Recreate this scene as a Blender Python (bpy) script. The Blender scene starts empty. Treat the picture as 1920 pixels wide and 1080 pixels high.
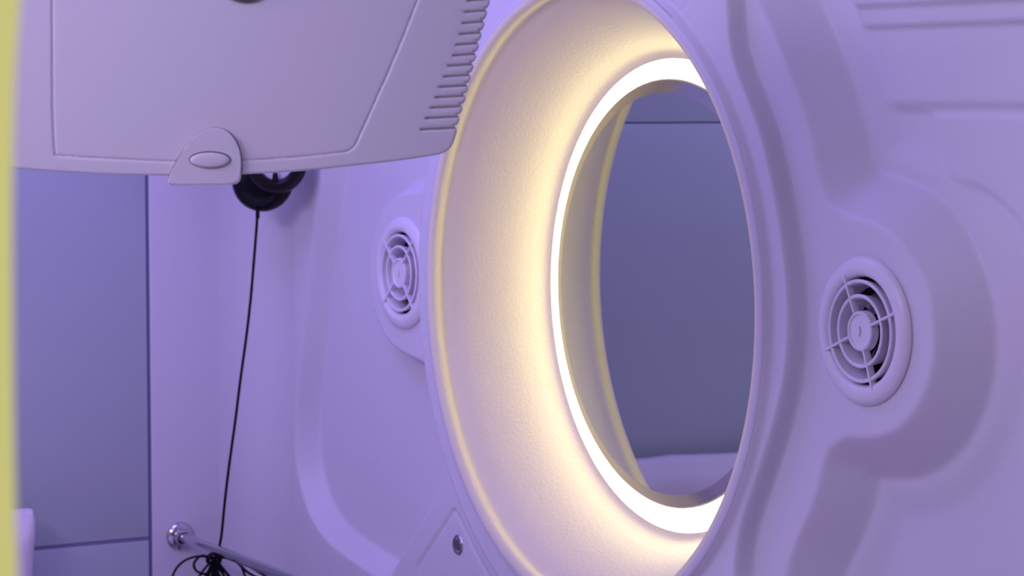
import bpy, bmesh, math, random
import numpy as np
from mathutils import Vector, Matrix
R = math.radians
random.seed(4)
sc = bpy.context.scene
COL = sc.collection

# ------------------------------------------------------------------ camera
F = 4900.0                     # focal length in pixels of the 1920 wide frame
AZ = R(60.3)
PITCH = math.atan(355 / F)
CAM = Vector((-1.29, 0.0, 1.0))
fw = Vector((math.cos(AZ) * math.cos(PITCH), math.sin(AZ) * math.cos(PITCH), -math.sin(PITCH)))
rt = Vector((math.sin(AZ), -math.cos(AZ), 0))
up = rt.cross(fw)
cd = bpy.data.cameras.new('camera')
cam = bpy.data.objects.new('camera', cd)
COL.objects.link(cam)
m = Matrix((rt, up, -fw)).transposed().to_4x4()
m.translation = CAM
cam.matrix_world = m
cd.sensor_width = 36
cd.lens = F / 1920 * 36
cd.clip_start = 0.05
cd.dof.use_dof = True
cd.dof.focus_distance = 2.3
cd.dof.aperture_fstop = 12
sc.camera = cam

# ------------------------------------------------------------------ world, lights, exposure
sc.view_settings.view_transform = 'Standard'
sc.view_settings.look = 'None'
sc.view_settings.gamma = 1
sc.view_settings.use_curve_mapping = False
sc.view_settings.exposure = 0.0
w = bpy.data.worlds.new('world'); sc.world = w; w.use_nodes = True
w.node_tree.nodes['Background'].inputs[0].default_value = (0.55, 0.45, 0.9, 1)
w.node_tree.nodes['Background'].inputs[1].default_value = 0.3

def area(name, loc, target, sx, sy, power, color, spread=180):
    l = bpy.data.lights.new(name, 'AREA'); l.shape = 'RECTANGLE'; l.size = sx; l.size_y = sy
    l.energy = power; l.color = color; l.spread = R(spread)
    o = bpy.data.objects.new(name, l); COL.objects.link(o); o.location = loc
    o.rotation_euler = (Vector(target) - Vector(loc)).to_track_quat('-Z', 'Y').to_euler()
    return o
# violet mood light along the ceiling of the pod, then the unseen fill lamps added around it
area('ceiling_mood_light', (-0.50, 2.45, 1.52), (-0.45, 2.40, 0.5), 0.5, 0.5, 5.0, (0.29, 0.22, 1.0))
area('opposite_fill_light', (-1.45, 1.80, 1.45), (-0.1, 1.75, 0.75), 0.9, 0.25, 9.2, (0.68, 0.58, 1.0))  # unseen fill, added to light the side wall face-on
area('casing_fill_light', (-0.80, 1.40, 1.52), (-0.62, 1.75, 1.0), 0.3, 0.3, 1.1, (0.42, 0.38, 1.0), 110)  # unseen lamp added to brighten the casing front from above
area('near_end_fill_light', (-1.0, 0.35, 1.52), (-1.0, 0.9, 0.5), 0.5, 0.7, 1.2, (0.90, 0.80, 0.66))  # unseen warm fill, added at the near end

def px(x, y):
    return fw + rt * ((x - 960) / F) - up * ((y - 540) / F)
def on_x(x, y, X):             # the point of the plane world x = X seen at a place of the picture
    d = px(x, y); return CAM + d * ((X - CAM.x) / d.x)
def on_y(x, y, Y):
    d = px(x, y); return CAM + d * ((Y - CAM.y) / d.y)

# ------------------------------------------------------------------ materials
def mat(name, color, rough=0.5, metal=0.0, bump=0.0, bscale=400.0, mottle=0.0, mscale=6.0, spec=0.5, emit=None, es=0.0,
        transmission=0.0, coat=0.0, bdist=0.001):
    mm = bpy.data.materials.new(name); mm.use_nodes = True
    nt = mm.node_tree; b = nt.nodes['Principled BSDF']
    b.inputs['Base Color'].default_value = (*color, 1)
    b.inputs['Roughness'].default_value = rough
    b.inputs['Metallic'].default_value = metal
    b.inputs['Specular IOR Level'].default_value = spec
    b.inputs['Transmission Weight'].default_value = transmission
    b.inputs['Coat Weight'].default_value = coat
    if emit:
        b.inputs['Emission Color'].default_value = (*emit, 1)
        b.inputs['Emission Strength'].default_value = es
    tc = nt.nodes.new('ShaderNodeTexCoord')
    if mottle > 0:
        n = nt.nodes.new('ShaderNodeTexNoise'); n.inputs['Scale'].default_value = mscale; n.inputs['Detail'].default_value = 4
        nt.links.new(tc.outputs['Object'], n.inputs['Vector'])
        mx = nt.nodes.new('ShaderNodeMix'); mx.data_type = 'RGBA'
        mx.inputs['A'].default_value = (*[c * (1 - mottle) for c in color], 1)
        mx.inputs['B'].default_value = (*[min(1, c * (1 + mottle)) for c in color], 1)
        nt.links.new(n.outputs['Fac'], mx.inputs['Factor'])
        nt.links.new(mx.outputs['Result'], b.inputs['Base Color'])
    if bump > 0:
        n = nt.nodes.new('ShaderNodeTexNoise'); n.inputs['Scale'].default_value = bscale; n.inputs['Detail'].default_value = 2
        nt.links.new(tc.outputs['Object'], n.inputs['Vector'])
        bp = nt.nodes.new('ShaderNodeBump'); bp.inputs['Strength'].default_value = bump; bp.inputs['Distance'].default_value = bdist
        nt.links.new(n.outputs['Fac'], bp.inputs['Height'])
        nt.links.new(bp.outputs['Normal'], b.inputs['Normal'])
    return mm
M_wall = mat('moulded_white_plastic', (0.70, 0.67, 0.70), 0.42, bump=0.25, bscale=420, spec=0.35)
M_bowl = mat('textured_warm_white_plastic', (0.85, 0.78, 0.56), 0.5, bump=0.6, bscale=330, spec=0.3)
M_vent = mat('vent_white_plastic', (0.78, 0.74, 0.78), 0.35, spec=0.4)
M_case = mat('casing_plastic', (0.61, 0.58, 0.56), 0.5, bump=0.15, bscale=700, spec=0.3)
M_black = mat('black_plastic', (0.002, 0.002, 0.006), 0.22, spec=0.25)
M_foam = mat('black_ear_pad', (0.002, 0.001, 0.002), 0.35, spec=0.3)
M_cord = mat('black_cord', (0.002, 0.002, 0.004), 0.5, spec=0.2)
M_chrome = mat('chrome', (0.62, 0.60, 0.64), 0.12, metal=1)
M_steel = mat('dull_steel', (0.42, 0.39, 0.38), 0.35, metal=0.9)
M_dark = mat('dark_gap', (0.012, 0.010, 0.02), 0.6)
M_seam = mat('dark_trim', (0.17, 0.15, 0.30), 0.4)
M_glass = mat('smoked_glass_panel', (0.46, 0.51, 0.53), 0.24, spec=0.6, mottle=0.06, mscale=3)
M_cloth = mat('white_bedding', (0.78, 0.72, 0.76), 0.9, bump=0.3, bscale=900)
M_bed = mat('bed_sheet', (0.75, 0.70, 0.74), 0.9)
M_light = mat('led_diffuser', (1, 1, 1), 0.5, emit=(1.0, 0.90, 0.46), es=5.2)
M_yellow = mat('pale_yellow_strip', (0.80, 0.78, 0.35), 0.5, emit=(0.56, 0.55, 0.17), es=0.80)  # glow added so the yellow holds under the violet light
M_lens = mat('dark_glass_lens', (0.03, 0.02, 0.04), 0.08)
M_mirror = mat('mirror_silver', (0.57, 0.61, 0.56), 0.015, metal=1)
M_bevel = mat('mirror_bevel', (0.40, 0.39, 0.37), 0.18, metal=1)
M_bezel = mat('mirror_edge', (0.36, 0.34, 0.36), 0.25, metal=0.3, spec=0.6)
M_floor = mat('pod_floor', (0.35, 0.32, 0.35), 0.6)

# ------------------------------------------------------------------ helpers
def tag(o, label=None, cat=None, group=None, kind=None):
    for k, v in (('label', label), ('category', cat), ('group', group), ('kind', kind)):
        if v: o[k] = v
    return o
def obj_from(name, verts, faces, material, parent=None, smooth=True):
    me = bpy.data.meshes.new(name); me.from_pydata([tuple(v) for v in verts], [], faces); me.update()
    bm = bmesh.new(); bm.from_mesh(me); bmesh.ops.recalc_face_normals(bm, faces=bm.faces); bm.to_mesh(me); bm.free()
    return finish(name, me, material, parent, smooth)
def finish(name, me, material, parent=None, smooth=True):
    me.materials.append(material)
    if smooth:
        me.polygons.foreach_set('use_smooth', [True] * len(me.polygons))
        me.set_sharp_from_angle(angle=R(38))
    o = bpy.data.objects.new(name, me); COL.objects.link(o)
    if parent: o.parent = parent
    return o
def from_bm(name, bm, material, parent=None, smooth=True):
    bmesh.ops.recalc_face_normals(bm, faces=bm.faces)
    me = bpy.data.meshes.new(name); bm.to_mesh(me); bm.free()
    return finish(name, me, material, parent, smooth)
def empty(name, loc):
    o = bpy.data.objects.new(name, None); COL.objects.link(o); o.location = loc; return o
def lathe(name, prof, material, parent=None, n=96, closed=False, center=(0, 0, 0)):
    """profile of (r, x) turned about the world x axis through center; local frame"""
    vs, fs = [], []; k = len(prof)
    for i in range(n):
        a = 2 * math.pi * i / n
        for r, x in prof: vs.append((center[0] + x, center[1] + r * math.cos(a), center[2] + r * math.sin(a)))
    for i in range(n):
        j = (i + 1) % n
        for q in range(k if closed else k - 1):
            p = (q + 1) % k
            fs.append((i * k + q, i * k + p, j * k + p, j * k + q))
    me_fs = []
    o = obj_from(name, vs, fs, material, parent)
    bm = bmesh.new(); bm.from_mesh(o.data); bmesh.ops.remove_doubles(bm, verts=bm.verts, dist=1e-6)
    bmesh.ops.recalc_face_normals(bm, faces=bm.faces); bm.to_mesh(o.data); bm.free()
    return o
def catmull(pts, n=8, closed=False):
    P = [np.array(p, float) for p in pts]; out = []
    N = len(P); rng = range(N if closed else N - 1)
    g = (lambda i: P[i % N]) if closed else (lambda i: P[min(max(i, 0), N - 1)])
    for i in rng:
        a, b, c, d = g(i - 1), g(i), g(i + 1), g(i + 2)
        for k in range(n):
            t = k / n
            out.append(0.5 * ((2 * b) + (c - a) * t + (2 * a - 5 * b + 4 * c - d) * t * t + (3 * b - a - 3 * c + d) * t ** 3))
    if not closed: out.append(P[-1])
    return out
def tube_into(bm, pts, r, n=8, cap=True):
    pts = [Vector(p) for p in pts]; rings = []
    t = (pts[1] - pts[0]).normalized(); u = t.orthogonal().normalized()
    for i, p in enumerate(pts):
        t = (pts[min(i + 1, len(pts) - 1)] - pts[max(i - 1, 0)]).normalized()
        u = (u - t * u.dot(t)).normalized(); v = t.cross(u)
        rr = r[i] if isinstance(r, (list, tuple)) else r
        rings.append([bm.verts.new(p + (u * math.cos(2 * math.pi * k / n) + v * math.sin(2 * math.pi * k / n)) * rr) for k in range(n)])
    for a, b in zip(rings, rings[1:]):
        for k in range(n): bm.faces.new((a[k], a[(k + 1) % n], b[(k + 1) % n], b[k]))
    if cap: bm.faces.new(rings[0]); bm.faces.new(rings[-1])
def tube(name, pts, r, material, parent=None, n=8):
    bm = bmesh.new(); tube_into(bm, pts, r, n); return from_bm(name, bm, material, parent)
def box_into(bm, lo, hi, bevel=0.0):
    g = bmesh.ops.create_cube(bm, size=1.0)
    lo, hi = Vector(lo), Vector(hi)
    for v in g['verts']: v.co = Vector([lo[i] + (v.co[i] + .5) * (hi[i] - lo[i]) for i in range(3)])
    if bevel > 0:
        es = list({e for v in g['verts'] for e in v.link_edges})
        bmesh.ops.bevel(bm, geom=es, offset=bevel, segments=3, affect='EDGES', profile=0.5)
def box(name, lo, hi, material, parent=None, bevel=0.0):
    bm = bmesh.new(); box_into(bm, lo, hi, bevel); return from_bm(name, bm, material, parent, smooth=bevel > 0)

# ------------------------------------------------------------------ the moulded side wall (room is at x < 0; y runs along it)
MC = (2.098, 0.813)                # centre of the round mirror bay
VENTS = [(1.692, 0.813), (2.503, 0.813)]
END = 2.85
def segdist(Y, Z, pts, closed):
    D = np.full(Y.shape, 1e9)
    P = [np.asarray(p, float) for p in pts]
    prs = list(zip(P, P[1:])) + ([(P[-1], P[0])] if closed else [])
    for a, b in prs:
        d = b - a; L = d @ d + 1e-18
        t = np.clip(((Y - a[0]) * d[0] + (Z - a[1]) * d[1]) / L, 0, 1)
        D = np.minimum(D, np.hypot(Y - a[0] - t * d[0], Z - a[1] - t * d[1]))
    return D
def inside(Y, Z, pts):
    I = np.zeros(Y.shape, bool); P = [np.asarray(p, float) for p in pts]
    for a, b in zip(P, P[1:] + P[:1]):
        if a[1] == b[1]: continue
        c = ((a[1] > Z) != (b[1] > Z)) & (Y < (b[0] - a[0]) * (Z - a[1]) / (b[1] - a[1]) + a[0])
        I ^= c
    return I
def S(t):
    t = np.clip(t, 0, 1); return t * t * (3 - 2 * t)
def S1(t, k=0.28):                # a straight slope with small rounded ends
    t = np.clip(t, 0, 1); u = np.abs(t - .5) * 2
    r = np.where(u < 1 - k, u, (1 - k) + k * (1 - ((1 - np.clip((u - (1 - k)) / k, 0, 1)) ** 2)) * 0.5)
    r = r / ((1 - k) + k * .5)
    return .5 + np.sign(t - .5) * r * .5
R_CHAIN = [(-.150, 1.24), (-.195, 1.16), (-.235, 1.105), (-.262, 1.072), (-.287, 1.040), (-.313, 1.002), (-.332, .967), (-.344, .936), (-.357, .915),
           (-.378, .903), (-.413, .897), (-.445, .888), (-.470, .870), (-.489, .844), (-.496, .813), (-.492, .785), (-.477, .760),
           (-.455, .742), (-.425, .731), (-.391, .727), (-.370, .719), (-.356, .704), (-.348, .680), (-.335, .655), (-.318, .630),
           (-.303, .598), (-.302, .570), (-.325, .540), (-.38, .49), (-.47, .40), (-.50, .33)]
L_CHAIN = [(.50, .33), (.50, .40), (.429, .478), (.385, .520), (.335, .568), (.312, .597), (.306, .640), (.312, .680), (.330, .708), (.353, .722),
           (.396, .728), (.435, .738), (.462, .760), (.478, .790), (.480, .822), (.468, .853), (.446, .878), (.413, .893), (.375, .898),
           (.345, .905), (.322, .925), (.306, .965), (.303, 1.00), (.31, 1.03), (.34, 1.07), (.40, 1.12), (.50, 1.24)]
PLATEAU = [(MC[0] + a, b) for a, b in catmull(R_CHAIN, 3) + catmull(L_CHAIN, 3)]
Q_CHAIN = [(.50, 1.24), (.545, 1.08), (.585, .99), (.607, .912), (.639, .806), (.670, .679), (.680, .630), (.680, .590), (.669, .552), (.640, .515),
           (.595, .492), (.540, .480), (.470, .470), (.40, .46)]
RECESS = [(MC[0] + a, b) for a, b in [(-3.2, .1), (-3.2, 1.5), (.3, 1.5)] + catmull(Q_CHAIN, 4) + [(.3, .1)]]
GROOVE = [(MC[0] + a, b) for a, b in catmull([(-.20, 1.22), (-.226, 1.13), (-.234, 1.08), (-.243, 1.034), (-.284, .971), (-.311, .904), (-.326, .834),
                                               (-.324, .78), (-.309, .733), (-.283, .68), (-.262, .64), (-.252, .605), (-.256, .575), (-.30, .52), (-.37, .46)], 4)]
TRI = catmull([(2.386, .570), (2.396, .561), (2.458, .507), (2.468, .495), (2.468, .470), (2.455, .46), (2.28, .46), (2.225, .47), (2.275, .492), (2.33, .527), (2.376, .566)], 4, True)
TRI_TOP = catmull([(1.934, 1.077), (1.945, 1.074), (1.985, 1.098), (2.02, 1.13), (2.02, 1.16), (1.93, 1.16), (1.905, 1.15), (1.905, 1.12), (1.922, 1.085)], 4, True)
COLLAR = [(a, b) for a, b in GROOVE] + [(MC[0] + .333 * math.sin(t), MC[1] - .333 * math.cos(t)) for t in np.linspace(-.35, math.pi + .45, 60)]
LEVEL = [(on_x(x, y, .036).y, on_x(x, y, .036).z) for x, y in catmull([(1735, 200), (1752, 260), (1768, 318), (1795, 348), (1850, 372), (1905, 425), (1940, 520), (1960, 640)], 4)] + [(1.3, .5), (-3, .5), (-3, .995)]
def height(Y, Z, detail=True):
    dP = segdist(Y, Z, PLATEAU, True); dP = np.where(inside(Y, Z, PLATEAU), 0, dP)
    dQ = segdist(Y, Z, RECESS, True); dQ = np.where(inside(Y, Z, RECESS), dQ, 0)
    side = S((Y - (MC[0] - .05)) / .1)
    slope_r = .034 * S1(dP / .042) + .006 * S((dP - .045) / .03)
    slope_l = .027 * S1(dP / .020, .5)
    h = (slope_r * (1 - side) + slope_l * side) * S1(dQ / .020, .5)
    if detail:
        rr = np.hypot(Y - MC[0], Z - MC[1])
        # the collar round the bay stands proud of the plateau: one step along GROOVE, a second close to the rim
        dG = np.where(inside(Y, Z, COLLAR), 0, segdist(Y, Z, COLLAR, True))
        h -= .0165 * (1 - S1(dG / .010, .55))
        h -= .0075 * (1 - S1((rr - .3015) / .0085, .6))
        for T in (TRI, TRI_TOP):
            ins = inside(Y, Z, T); d = segdist(Y, Z, T, True)
            h += .0022 * np.where(ins, 1 - .6 * S(d / .005), S(1 - d / .003))
        # long horizontal steps high on the wall, to the right of the bay
        msk = S((1.72 - Y + (Z - 1.0) * .5) / .03)
        h += -.008 * S((Z - .986) / .014) * msk
        dE = np.where(inside(Y, Z, LEVEL), segdist(Y, Z, LEVEL, True), 0)
        h += -.0045 * S(dE / .010)
        h += -.006 * S((Z - 1.055) / .006) * msk
        h += -.006 * S((Z - 1.072) / .006) * msk
    r = .065; d = np.clip(Y - (END - r), 0, r)
    h -= r - np.sqrt(np.maximum(r * r - d * d, 0))
    return h
def grid_wall(name, ys, zs, material, holes, detail=True):
    Y, Z = np.meshgrid(ys, zs, indexing='ij'); H = height(Y, Z, detail)
    ny, nz = len(ys), len(zs)
    V = np.stack([H, Y, Z], -1).reshape(-1, 3)
    I = np.arange(ny * nz).reshape(ny, nz)
    f = np.stack([I[:-1, :-1], I[:-1, 1:], I[1:, 1:], I[1:, :-1]], -1).reshape(-1, 4)
    cy = (Y[:-1, :-1] + Y[1:, 1:]).ravel() / 2; cz = (Z[:-1, :-1] + Z[1:, 1:]).ravel() / 2
    keep = np.ones(len(f), bool)
    for (hy, hz, hr) in holes: keep &= np.hypot(cy - hy, cz - hz) > hr
    f = f[keep]
    me = bpy.data.meshes.new(name)
    me.vertices.add(len(V)); me.vertices.foreach_set('co', V.ravel())
    me.loops.add(f.size); me.loops.foreach_set('vertex_index', f.ravel().astype(np.int32))
    me.polygons.add(len(f)); me.polygons.foreach_set('loop_start', np.arange(0, f.size, 4, dtype=np.int32))
    me.update(calc_edges=True); me.validate()
    bm = bmesh.new(); bm.from_mesh(me)
    bmesh.ops.delete(bm, geom=[v for v in bm.verts if not v.link_faces], context='VERTS')
    bm.to_mesh(me); bm.free()
    me.materials.append(material)
    me.polygons.foreach_set('use_smooth', [True] * len(me.polygons))
    o = bpy.data.objects.new(name, me); COL.objects.link(o)
    return tag(o, kind='structure')
ys = np.concatenate([np.linspace(-0.6, 1.30, 20)[:-1], np.arange(1.30, 2.851, .002)])
ys[-1] = END
zs = np.concatenate([np.linspace(0, .40, 12)[:-1], np.arange(.40, 1.16, .002), np.linspace(1.16, 1.55, 12)])
wall = grid_wall('wall_right', ys, zs, M_wall, [(MC[0], MC[1], .2985)] + [(a, b, .047) for a, b in VENTS])

def shell(name, lo, hi, material): return tag(box(name, lo, hi, material), kind='structure')
shell('floor', (-1.6, -.65, -.05), (.12, END + .05, 0), M_floor)
shell('ceiling', (-1.6, -.65, 1.55), (.12, END + .05, 1.60), M_wall)
shell('wall_left', (-1.65, -.65, 0), (-1.6, END + .05, 1.55), M_wall)
shell('wall_near', (-1.6, -.70, 0), (.12, -.65, 1.55), M_wall)
# far end: a narrow pale panel in the corner, a dark upright joint, then the smoked glass
tag(from_bm('wall_far', (lambda b: (box_into(b, (-.1500, END, 0), (.06, END + .03, 1.55), .0015), b)[1])(bmesh.new()), M_wall), kind='structure')
shell('trim_1', (-.1550, END + .003, 0), (-.1480, END + .02, 1.55), M_seam)
g = bmesh.new()
zz = [(0, .4825), (.4870, .968), (.9698, 1.55)]
for a, b in zz: box_into(g, (-1.6, END + .001, a), (-.1545, END + .012, b), .0008)
tag(from_bm('window_1', g, M_glass), kind='structure')
shell('trim_3', (-1.6, END + .0022, .4815), (-.1550, END + .006, .4880), mat('joint_filler', (.22, .20, .33), .5))
shell('trim_2', (-1.6, END + .012, 0), (-.1555, END + .03, 1.55), M_seam)

# ------------------------------------------------------------------ the round backlit mirror in its funnel-shaped surround
mir = empty('backlit_mirror', (0.0, MC[0], MC[1]))
tag(mir, 'large round mirror in a funnel shaped cream surround with a glowing ring light', 'mirror')
prof = [(.3040, -.0180), (.3035, -.0232), (.3022, -.02435), (.3005, -.02475), (.2970, -.0252), (.2940, -.0250), (.2915, -.0240), (.2898, -.0222)] + \
       [tuple(p) for p in catmull([(.2892, -.0200), (.2893, -.0170), (.2905, -.0130), (.2900, -.0095), (.2865, -.0050), (.2765, .008), (.2660, .027), (.2565, .047), (.2485, .0650), (.2418, .0790), (.2358, .0872), (.2285, .0897)], 5)]
sur = lathe('surround', prof, M_bowl, mir, 192)
sur.data.materials.append(M_wall)
for p in sur.data.polygons:
    if math.hypot(p.center.y, p.center.z) > .297: p.material_index = 1
for v in sur.data.vertices:
    t = max(0, v.co.x) / .0905; v.co.y += .010 * t; v.co.z -= .003 * t
LC, GC = (0, .010, -.003), (0, .007, -.0005)
lr = lathe('light_ring', [(.2300, .0900), (.190, .0900), (.190, .094), (.2300, .094)], M_light, mir, 128, True, LC)
tag(lr, 'glowing warm white ring light')
mg = lathe('mirror_glass', [(.0001, .0790), (.1935, .0790)], M_mirror, mir, 160, False, GC)
tag(lathe('bevelled_edge', [(.1935, .0790), (.2052, .0818)], M_bevel, mg, 160, False, GC), 'polished bevel round the mirror glass')
lathe('bezel', [(.2052, .0818), (.2060, .0824), (.2066, .0830), (.2066, .0858), (.2045, .0872), (.19, .0878)], M_bezel, mir, 160, False, GC)
lathe('backing', [(.001, .0945), (.235, .0945)], M_wall, mir, 96)

# ------------------------------------------------------------------ air vents
def make_vent(angles, label):
    v = empty('air_vent', (0, 0, 0)); tag(v, label, 'vent', 'round air vents on the moulded wall')
    lathe('flange', [(.0600, .0005), (.0604, -.0020), (.0590, -.0042), (.0560, -.0060), (.0520, -.0072), (.0490, -.0074), (.0462, -.0062), (.0442, -.0030), (.0436, .0010), (.0436, .010)], M_vent, v, 96)
    for r in (.0390, .0270):
        lathe('ring', [(r, -.0065), (r + .0008, -.0072), (r + .0022, -.0072), (r + .0030, -.0065), (r + .0002, .0090), (r - .0022, .0120), (r - .0030, .0110)], M_vent, v, 72, True)
    lathe('hub', [(.0003, -.0058), (.0128, -.0058), (.0138, -.0072), (.0152, -.0074), (.0162, -.0064), (.0166, .000), (.0003, .000)], M_vent, v, 64)
    bm = bmesh.new()                # small raised tick on the hub
    tube_into(bm, [(-.0066, .0010, .0040), (-.0066, -.0003, -.0005), (-.0066, .0012, -.0040)], .0007, 6)
    from_bm('hub_mark', bm, M_vent, v)
    for a in angles:
        bm = bmesh.new(); c, s = math.cos(a), math.sin(a)
        box_into(bm, (-.0078, .0150, -.0010), (-.0010, .0500, .0010), .0005)
        for q in bm.verts:
            # tapers off onto the flange
            if q.co.y > .045 and q.co.x < -.005: q.co.x = -.0076
            y, z = q.co.y, q.co.z; q.co.y = y * c - z * s; q.co.z = y * s + z * c
        from_bm('spoke', bm, M_vent, v)
    lathe('duct', [(.0500, .001), (.0436, .001), (.0395, .012), (.0300, .030), (.0290, .036), (.001, .036)], M_dark, v, 64)
    for k in range(7):              # fan blades in the duct
        a = k * 2 * math.pi / 7; bm = bmesh.new()
        rr = [.017, .0255, .034]; vs = []
        for r in rr:
            for da, dx in ((-.22, .016), (.0, .020), (.22, .0265)):
                vs.append(bm.verts.new((dx, r * math.cos(a + da), r * math.sin(a + da))))
        for i in range(2):
            for j in range(2):
                bm.faces.new((vs[i * 3 + j], vs[i * 3 + j + 1], vs[i * 3 + 4 + j], vs[i * 3 + 3 + j]))
        bmesh.ops.solidify(bm, geom=bm.faces[:], thickness=.0012)
        from_bm('blade', bm, M_vent, v)
    return v
v1 = make_vent([math.atan2(z, y) for y, z in [(.023, .047), (-.046, .018), (-.018, -.047), (.050, -.021)]],
               'round white plastic air vent right of the mirror, nearest and fully in view')
v1.location = (0, VENTS[0][0] - .0075, VENTS[0][1])
v2 = make_vent([math.atan2(z, y) for y, z in [(.037, .036), (-.034, .037), (.037, -.036), (-.034, -.038)]],
               'round white plastic air vent left of the mirror, partly behind the glowing surround')
v2.location = (0, VENTS[1][0] - .0070, VENTS[1][1])

# ------------------------------------------------------------------ push button on the triangular panel
b = empty('push_button', (0.004, 2.377, .535)); tag(b, 'small round steel push button on the triangular panel below the mirror', 'button')
lathe('bezel', [(.0098, .001), (.0108, -.001), (.0110, -.0030), (.0098, -.0045), (.0076, -.0045), (.0070, -.003), (.0070, .001)], M_steel, b, 48)
lathe('gap', [(.0001, -.0015), (.0072, -.0015)], M_dark, b, 32)
lathe('cap', [(.0001, -.0040), (.0056, -.0040), (.0061, -.0034), (.0061, .001)], mat('button_cap', (.16, .14, .20), .4, metal=.6), b, 48)

# ------------------------------------------------------------------ chrome rail along the wall
rx, rz = -.116, .4845
rail = empty('grab_rail', (rx, END, rz)); tag(rail, 'thin chrome grab rail fixed low on the far end wall', 'rail')
def lathe_y(name, prof, material, parent, n=48):
    o = lathe(name, prof, material, parent, n)
    for v in o.data.vertices: v.co = Vector((v.co.y, v.co.x, v.co.z))
    o.data.flip_normals(); return o
lathe_y('flange', [(.0001, -.0060), (.009, -.0060), (.0125, -.0052), (.0160, -.0030), (.0172, 0.0), (.0172, .0005)], M_chrome, rail)
lathe_y('collar', [(.0075, -.006), (.0098, -.007), (.0102, -.011), (.0092, -.014), (.0070, -.0145)], M_chrome, rail)
tube('rail_tube', [(0, -.004, 0), (0, -1.2, 0)], .0060, M_chrome, rail, 24)
lathe_y('screw', [(.0001, -.0035), (.0016, -.003), (.0018, 0)], M_chrome, rail, 12).location = (.006, -.001, -.0125)
fl = lathe_y('wall_bracket', [(.0001, -1.203), (.008, -1.203), (.009, -1.196), (.0062, -1.190)], M_chrome, rail)
tube('bracket_arm', [(0, -1.196, 0), (.03, -1.196, 0), (.118, -1.196, 0)], .006, M_chrome, rail, 16)

# ------------------------------------------------------------------ headphones hanging in the corner, their cord and its coil
hp = empty('headphones', (-.05, 2.74, .92)); tag(hp, 'black headphones hanging in the corner behind the pale casing', 'headphones')
def place_disc(o, x, y, depth_y, tilt):
    p = on_y(x, y, depth_y); o.location = p - hp.location
    o.rotation_euler = tilt
c1 = lathe('ear_cup', [(.0001, -.0100), (.016, -.0112), (.026, -.0100), (.0325, -.0060), (.0350, .000), (.0350, .012), (.0315, .018), (.0001, .020)], M_black, hp, 72)
place_disc(c1, 492, 340, 2.755, (0, 0, R(62)))
c2 = lathe('ear_cup', [(.0190, .000), (.0190, .014), (.0325, .014), (.0350, .004), (.0340, -.004), (.0240, -.004)], M_black, hp, 72, True)
place_disc(c2, 518, 306, 2.715, (0, 0, R(62)))
lathe('ear_pad', [(.0185, -.002), (.0195, -.0078), (.0235, -.0110), (.0285, -.0108), (.0325, -.0070), (.0338, -.0020), (.0300, .002), (.0215, .002)], M_foam, c2, 72, True)
tag(lathe('inner_cloth', [(.0001, -.001), (.0200, -.001)], M_cloth, c2, 48), 'pale inner disc of the ear cup')
tube('pivot_nub', [(-.006, .0005, -.0240), (-.007, .001, -.0155), (-.007, .001, -.0095), (-.007, .001, -.0085)], [.0045, .0032, .0024, .0008], M_black, c2, 12)
q1, q2 = c1.location, c2.location
tube('headband', catmull([q1 + Vector((0, .01, .030)), q1 + Vector((-.01, .012, .09)), (q1 + q2) / 2 + Vector((.0, .01, .165)), q2 + Vector((.012, .0, .10)), q2 + Vector((0.004, .008, .034))], 8), .006, M_black, hp, 12)
hk = tag(tube('wall_hook', [(-.03, END + .004, 1.078), (-.03, 2.80, 1.078), (-.03, 2.70, 1.076), (-.03, 2.69, 1.09)], .005, M_chrome), 'chrome hook holding the black headphones on the far wall', 'hook')

cable = [on_y(x, y, Y) for x, y, Y in [(483, 398, 2.752), (480, 440, 2.752), (476, 490, 2.752), (470, 560, 2.750), (462, 630, 2.748), (451, 710, 2.746), (441, 790, 2.744),
                                        (430, 870, 2.742), (421, 945, 2.740), (415, 1005, 2.738), (408, 1036, 2.735), (402, 1046, 2.730)]]
cb = empty('headphone_cord', (0, 0, 0)); tag(cb, 'thin black headphone cord hanging down to a tied coil on the chrome rail', 'cord')
tube('cord', catmull([tuple(p) for p in cable], 6), .0017, M_cord, cb, 8)
tube('plug_sleeve', [cable[0] + Vector((0, 0, .004)), cable[0] - Vector((0, 0, .007))], .0024, M_cord, cb, 10)
K = on_x(400, 1046, rx - .006)
def P(x, y, dy=0): 
    p = on_y(x, y, K.y + dy); return tuple(p)
loops = [[(404, 1046), (372, 1043), (345, 1052), (327, 1072), (322, 1100), (335, 1140), (375, 1120), (400, 1050)],
         [(398, 1048), (378, 1042), (364, 1056), (368, 1070), (384, 1076), (398, 1066), (402, 1052)],
         [(400, 1050), (384, 1066), (370, 1090), (360, 1140), (380, 1170), (398, 1120), (404, 1050)],
         [(402, 1048), (392, 1068), (382, 1095), (386, 1150), (404, 1140), (408, 1050)],
         [(404, 1050), (412, 1068), (424, 1088), (436, 1140), (414, 1160), (402, 1060)],
         [(402, 1050), (408, 1072), (416, 1092), (420, 1150), (400, 1150), (398, 1060)],
         [(404, 1048), (404, 1072), (410, 1096), (402, 1160), (392, 1120), (400, 1060)],
         [(408, 1045), (424, 1042), (444, 1053), (456, 1070), (460, 1100), (440, 1130), (410, 1052)],
         [(406, 1046), (418, 1046), (436, 1048), (450, 1060), (466, 1074), (490, 1088), (520, 1110), (470, 1120), (410, 1056)],
         [(406, 1047), (420, 1045), (446, 1054), (470, 1064), (494, 1078), (530, 1098), (560, 1120), (480, 1130), (410, 1058)]]
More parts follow.
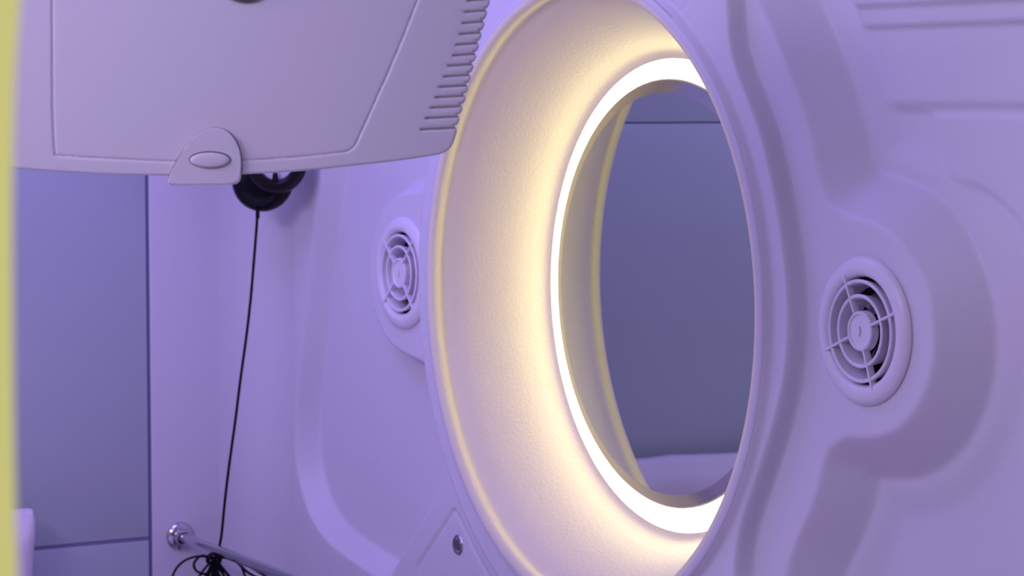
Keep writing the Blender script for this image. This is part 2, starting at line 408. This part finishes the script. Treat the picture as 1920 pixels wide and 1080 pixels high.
for i, L in enumerate(loops):
    pts = catmull([P(x, y, (-.004 if i > 6 else 0) + .003 * math.sin(i * 2.1 + k)) for k, (x, y) in enumerate(L)], 8)
    tube('coil_loop', pts, .0015, M_cord, cb, 6)
kn = on_y(401, 1047, K.y)
bm = bmesh.new()
for a in range(4):
    pts = [(kn.x + .0075 * math.cos(t), kn.y - .003 + .002 * a, kn.z - .001 + .0065 * math.sin(t)) for t in np.linspace(0, 2 * math.pi, 18)]
    tube_into(bm, pts, .0016, 6)
from_bm('knot', bm, M_cord, cb)

# ------------------------------------------------------------------ white bedding at the end of the pod
def soft_block(name, lo, hi, material, seed, amp=.006):
    bm = bmesh.new(); box_into(bm, lo, hi, 0)
    bmesh.ops.subdivide_edges(bm, edges=bm.edges[:], cuts=22, use_grid_fill=True)
    lo, hi = Vector(lo), Vector(hi); c = (lo + hi) / 2; h = (hi - lo) / 2
    from mathutils import noise
    for v in bm.verts:
        q = Vector([(v.co[i] - c[i]) / h[i] for i in range(3)])
        n = noise.noise_vector(v.co * 9 + Vector((seed, 0, 0)))
        n2 = noise.noise_vector(v.co * 24 + Vector((seed, 3, 0)))
        rr = Vector((q.x * math.sqrt(max(0, 1 - .12 * q.y ** 4 - .015 * q.z ** 8)), q.y * math.sqrt(max(0, 1 - .4 * q.z ** 4 - .08 * q.x ** 4)), q.z * math.sqrt(max(0, 1 - .5 * q.y ** 4 - .01 * q.x ** 8))))
        v.co = Vector([c[i] + rr[i] * h[i] for i in range(3)]) + n * amp + n2 * amp * .4
    return from_bm(name, bm, material)
tag(soft_block('pillow', (-.80, 2.785, .425), (on_y(66, 950, 2.79).x, 2.838, .537), M_cloth, 3), 'white pillow standing against the smoked glass panel at the far end', 'pillow')
tag(soft_block('mattress', (-1.58, .9, .235), (-.15, 2.82, .415), M_bed, 8, .002), 'white mattress on the pod floor under the mirror', 'mattress')
tag(box('bed_base', (-1.59, .88, .0), (-.075, 2.845, .226), M_wall, None, .01), 'white bed base under the mattress', 'bed')

# ------------------------------------------------------------------ the pale casing hanging from the ceiling at top left
CP = CAM + px(440, 160) * 1.92      # a point of its front
cf = Vector((fw.x, fw.y, 0)).normalized()
tl = R(7)
CZ = (Vector((0, 0, 1)) * math.cos(tl) + cf * math.sin(tl)).normalized()   # up along the front, leaning back
yaw = R(4)
CX = Vector((rt.x, rt.y, 0)); CX = (Matrix.Rotation(yaw, 3, 'Z') @ CX).normalized()
CN = CX.cross(CZ).normalized()       # towards the room's entrance
if CN.dot(cf) > 0: CN = -CN
CM = Matrix((CX, CZ, CN)).transposed().to_4x4(); CM.translation = CP
def cl(x, y):                        # a place on the front, in the casing's own (across, up)
    d = px(x, y); t = (CP - CAM).dot(CN) / d.dot(CN); p = CAM + d * t - CP
    return (p.dot(CX), p.dot(CZ))
case = empty('appliance_casing', CP); case.matrix_world = CM
tag(case, 'pale plastic appliance casing with comb-like vent slots and bottom latch, hanging at top left', 'appliance')
bot = [(-82, 296), (-60, 303), (22, 313), (180, 324.5), (316, 328), (460, 326), (560, 321), (650, 312.5), (740, 303), (800, 295)]
corner = [(822, 291), (838, 285), (848, 274), (853, 262), (857, 246)]
slots = [(857, 240), (862, 219), (868, 199.5), (873, 180), (878, 160.5), (883, 141), (888, 121), (893, 101.5), (898, 81.5), (903, 61.5), (908, 41), (913, 20), (918, -1), (923, -22), (928, -43)]
outline = [cl(*p) for p in catmull(bot, 4)[:-1]] + [cl(*p) for p in catmull([bot[-1]] + corner, 4)[:-1]]
for i, (x, y) in enumerate(slots):   # saw teeth where the slots run out through the edge
    nx = slots[i + 1] if i + 1 < len(slots) else (x + 5, y - 21)
    outline += [cl(x + .3, y + 6), cl(x - 1.5, y + 1), cl(x - 6.5, y - 4), cl(x + 1.2, y - 4.6)]
outline += [cl(*p) for p in [(945, -110), (955, -170), (945, -210), (915, -230), (500, -245), (0, -235), (-50, -225), (-75, -200), (-85, -150), (-95, 0), (-100, 200), (-96, 280)]]
def resample(P, step):
    P = [np.array(p, float) for p in P]; P.append(P[0])
    L = np.concatenate([[0], np.cumsum([np.linalg.norm(b - a) for a, b in zip(P, P[1:])])])
    n = int(L[-1] / step); t = np.linspace(0, L[-1], n, endpoint=False); A_ = np.array(P)
    return list(zip(np.interp(t, L, A_[:, 0]), np.interp(t, L, A_[:, 1])))
def extrude_outline(name, pts, z0, z1, material, parent, bevel=.0015, seg=3):
    bm = bmesh.new(); vs = [bm.verts.new((x, y, z1)) for x, y in pts]
    f = bm.faces.new(vs)
    r = bmesh.ops.extrude_face_region(bm, geom=[f])
    nv = [e for e in r['geom'] if isinstance(e, bmesh.types.BMVert)]
    for v in nv: v.co.z = z0
    if bevel > 0:
        es = [e for e in bm.edges if abs(e.verts[0].co.z - z1) < 1e-7 and abs(e.verts[1].co.z - z1) < 1e-7]
        bmesh.ops.bevel(bm, geom=es, offset=bevel, segments=seg, affect='EDGES', profile=.5)
    bmesh.ops.recalc_face_normals(bm, faces=bm.faces)
    return bm
# shell with panel line groove cut as inset: front plate built as a heightfield clipped to the outline
O = np.array(outline)
x0, x1, y0, y1 = O[:, 0].min(), O[:, 0].max(), O[:, 1].min(), O[:, 1].max()
panel = [cl(*p) for p in catmull([(97, 0), (98, 100), (99, 200), (102, 270)], 4)] + [cl(*p) for p in catmull([(104, 284), (110, 290), (180, 295), (330, 302.5), (460, 301), (560, 295), (640, 287)], 5)] + \
        [cl(*p) for p in catmull([(654, 284), (664, 276), (672, 262), (700, 200), (740, 110), (772, 30), (800, -45), (830, -130), (820, -170)], 5)] + [cl(*p) for p in [(450, -190), (110, -180), (94, -160)]]
from mathutils.geometry import delaunay_2d_cdt
step = .0022
gx, gy = np.meshgrid(np.arange(x0 + .001, x1, step), np.arange(y0 + .001, y1, step), indexing='ij')
gx = gx.ravel(); gy = gy.ravel()
ins = inside(gx, gy, outline); d = segdist(gx, gy, outline, True)
near = segdist(gx, gy, panel, True)
sl_lines = []
for i, (x, y) in enumerate(slots):
    L = [61, 56, 52, 49, 46, 43, 40, 37, 35, 33, 33, 34, 35, 36, 37][i]
    sl_lines.append((cl(x - 6 - L, y + 4.5 - 0 * i), cl(x + 4, y + 1.5)))
def front_z(X, Y):
    edge = segdist(X, Y, outline, True)
    z = -.0010 * (1 - np.clip(edge / .0013, 0, 1)) ** 2
    z = z - .0009 * np.exp(-(segdist(X, Y, panel, True) / .0008) ** 2)
    ip = inside(X, Y, panel); z = z - np.where(ip, .0004, 0)
    for a, b in sl_lines:
        z = z - .0024 * np.exp(-(segdist(X, Y, [a, b], False) / .0008) ** 2)
    return z
keep = ins & (d > .0009)
pts = [Vector(p) for p in outline] + [Vector((a, b)) for a, b in zip(gx[keep], gy[keep])]
fx, fy = [], []
for a, b in sl_lines:               # dense points where the relief is fine
    A_, B_ = np.array(a), np.array(b); n_ = np.array([-(B_ - A_)[1], (B_ - A_)[0]]); n_ /= np.linalg.norm(n_)
    for t in np.linspace(-.03, 1, 24):
        for o_ in (-.0016, -.0010, -.0005, 0, .0005, .0010, .0016):
            q = A_ + (B_ - A_) * t + n_ * o_; fx.append(q[0]); fy.append(q[1])
PP = [np.array(p) for p in panel]
for a, b in zip(PP, PP[1:] + PP[:1]):
    L = np.linalg.norm(b - a)
    if L < 1e-6: continue
    n_ = np.array([-(b - a)[1], (b - a)[0]]) / L
    for t in np.arange(0, 1, min(1, .0015 / L)):
        for o_ in (-.0020, -.0012, -.0006, 0, .0006, .0012, .0020):
            q = a + (b - a) * t + n_ * o_; fx.append(q[0]); fy.append(q[1])
OO = [np.array(p) for p in outline]
for a, b in zip(OO, OO[1:] + OO[:1]):
    L = np.linalg.norm(b - a); n_ = np.array([-(b - a)[1], (b - a)[0]]) / max(L, 1e-9)
    for t in np.arange(0, 1, min(1, .0012 / max(L, 1e-9))):
        for o_ in (.0004, .0008, .0013, .0022):
            q = a + (b - a) * t + n_ * o_; fx.append(q[0]); fy.append(q[1])
fx = np.array(fx); fy = np.array(fy); fi = inside(fx, fy, outline) & (segdist(fx, fy, outline, True) > .00025)
pts += [Vector((a, b)) for a, b in zip(fx[fi], fy[fi])]
no = len(outline)
vc, ec, fc, _, _, _ = delaunay_2d_cdt(pts, [(i, (i + 1) % no) for i in range(no)], [], 1, 1e-6)
VX = np.array([v.x for v in vc]); VY = np.array([v.y for v in vc]); VZ = front_z(VX, VY)
bm = bmesh.new(); bv = [bm.verts.new((a, b_, c)) for a, b_, c in zip(VX, VY, VZ)]
for f in fc:
    try: bm.faces.new([bv[i] for i in f])
    except ValueError: pass
be = [e for e in bm.edges if len(e.link_faces) == 1]
r = bmesh.ops.extrude_edge_only(bm, edges=be)
for v in [e for e in r['geom'] if isinstance(e, bmesh.types.BMVert)]:
    v.co.z = -.045; v.co.x *= .985; v.co.y = (v.co.y - y0) * .985 + y0 + .004
bmesh.ops.contextual_create(bm, geom=[e for e in bm.edges if len(e.link_faces) == 1])
from_bm('shell', bm, M_case, case)
# latch: a rounded tongue over the bottom edge, with an oval button
tongue = [cl(*p) for p in catmull([(317, 339), (323, 320), (334, 299), (350, 274), (370, 253), (392, 242.5), (408, 240.5), (426, 246), (441, 262), (450, 282), (453.5, 305), (452, 330), (448, 340), (440, 344), (420, 344.5), (370, 345), (322, 345.5)], 4, True)]
bm = extrude_outline('latch', resample(tongue, .0013), -.006, .0042, M_case, case, .0009, 4)
la = from_bm('latch', bm, M_case, case)
for p in la.data.polygons:
    if len(p.vertices) > 8: p.use_smooth = False
gap = [cl(*p) for p in catmull([(317, 337), (321, 320), (332.5, 298), (349, 273), (369.5, 251.5), (392, 241), (408, 239), (427, 244.8), (442.5, 261), (451.5, 282), (455, 305), (453, 326), (440, 328), (330, 330)], 4, True)]
from_bm('gap', extrude_outline('gap', gap, -.002, .0004, M_dark, case, 0), M_dark, la, False)
ovc = cl(395, 301); ovx = cl(433, 301)[0] - ovc[0]; ovy = abs(cl(395, 286.5)[1] - ovc[1])
bm = bmesh.new(); rings = []
for k in range(9):
    t = k / 8; s = math.cos(t * math.pi / 2) if k else 1; zz_ = .0036 + .0032 * math.sin(t * math.pi / 2) ** .8
    s = 1 - (1 - s) ** 1 * .35 if k < 8 else 0.0001
    rings.append([bm.verts.new((ovc[0] + ovx * s * math.cos(a), ovc[1] + ovy * s * math.sin(a) - (.0004 * t), zz_)) for a in np.linspace(0, 2 * math.pi, 64, endpoint=False)])
for a_, b_ in zip(rings, rings[1:]):
    for k in range(64): bm.faces.new((a_[k], a_[(k + 1) % 64], b_[(k + 1) % 64], b_[k]))
from_bm('button', bm, M_case, la)
ovg = [(ovc[0] + (ovx + .0006) * math.cos(a), ovc[1] + .0003 + (ovy + .0005) * math.sin(a)) for a in np.linspace(0, 2 * math.pi, 64, endpoint=False)]
from_bm('button_gap', extrude_outline('button_gap', ovg, .0030, .00435, M_dark, case, 0), M_dark, la, False)
# round dark-rimmed lens higher on the front
lc = cl(458, -62); lrad = (cl(458, -62)[1] - cl(458, 4)[1])
def lathe_z(name, prof, material, parent, c):
    o = lathe(name, prof, material, parent, 72)
    for v in o.data.vertices: v.co = Vector((v.co.y + c[0], v.co.z + c[1], v.co.x))
    return o
lathe_z('lens_ring', [(lrad, -.001), (lrad, .0022), (lrad - .0016, .0034), (lrad - .004, .0028), (lrad - .0045, .0005)], mat('bronze_ring', (.16, .13, .12), .35, metal=.6), case, lc)
lathe_z('lens', [(lrad - .0042, .0008), (.0001, .0016)], M_lens, case, lc)
mid = CM @ Vector((.0, .10, -.045))
tube('ceiling_arm', [CM.inverted() @ p for p in (mid, mid + Vector((.03, .06, .03)), Vector((mid.x + .03, mid.y + .06, 1.56)))], .018, M_case, case, 20)

# ------------------------------------------------------------------ soft-focus pale yellow strip close to the lens
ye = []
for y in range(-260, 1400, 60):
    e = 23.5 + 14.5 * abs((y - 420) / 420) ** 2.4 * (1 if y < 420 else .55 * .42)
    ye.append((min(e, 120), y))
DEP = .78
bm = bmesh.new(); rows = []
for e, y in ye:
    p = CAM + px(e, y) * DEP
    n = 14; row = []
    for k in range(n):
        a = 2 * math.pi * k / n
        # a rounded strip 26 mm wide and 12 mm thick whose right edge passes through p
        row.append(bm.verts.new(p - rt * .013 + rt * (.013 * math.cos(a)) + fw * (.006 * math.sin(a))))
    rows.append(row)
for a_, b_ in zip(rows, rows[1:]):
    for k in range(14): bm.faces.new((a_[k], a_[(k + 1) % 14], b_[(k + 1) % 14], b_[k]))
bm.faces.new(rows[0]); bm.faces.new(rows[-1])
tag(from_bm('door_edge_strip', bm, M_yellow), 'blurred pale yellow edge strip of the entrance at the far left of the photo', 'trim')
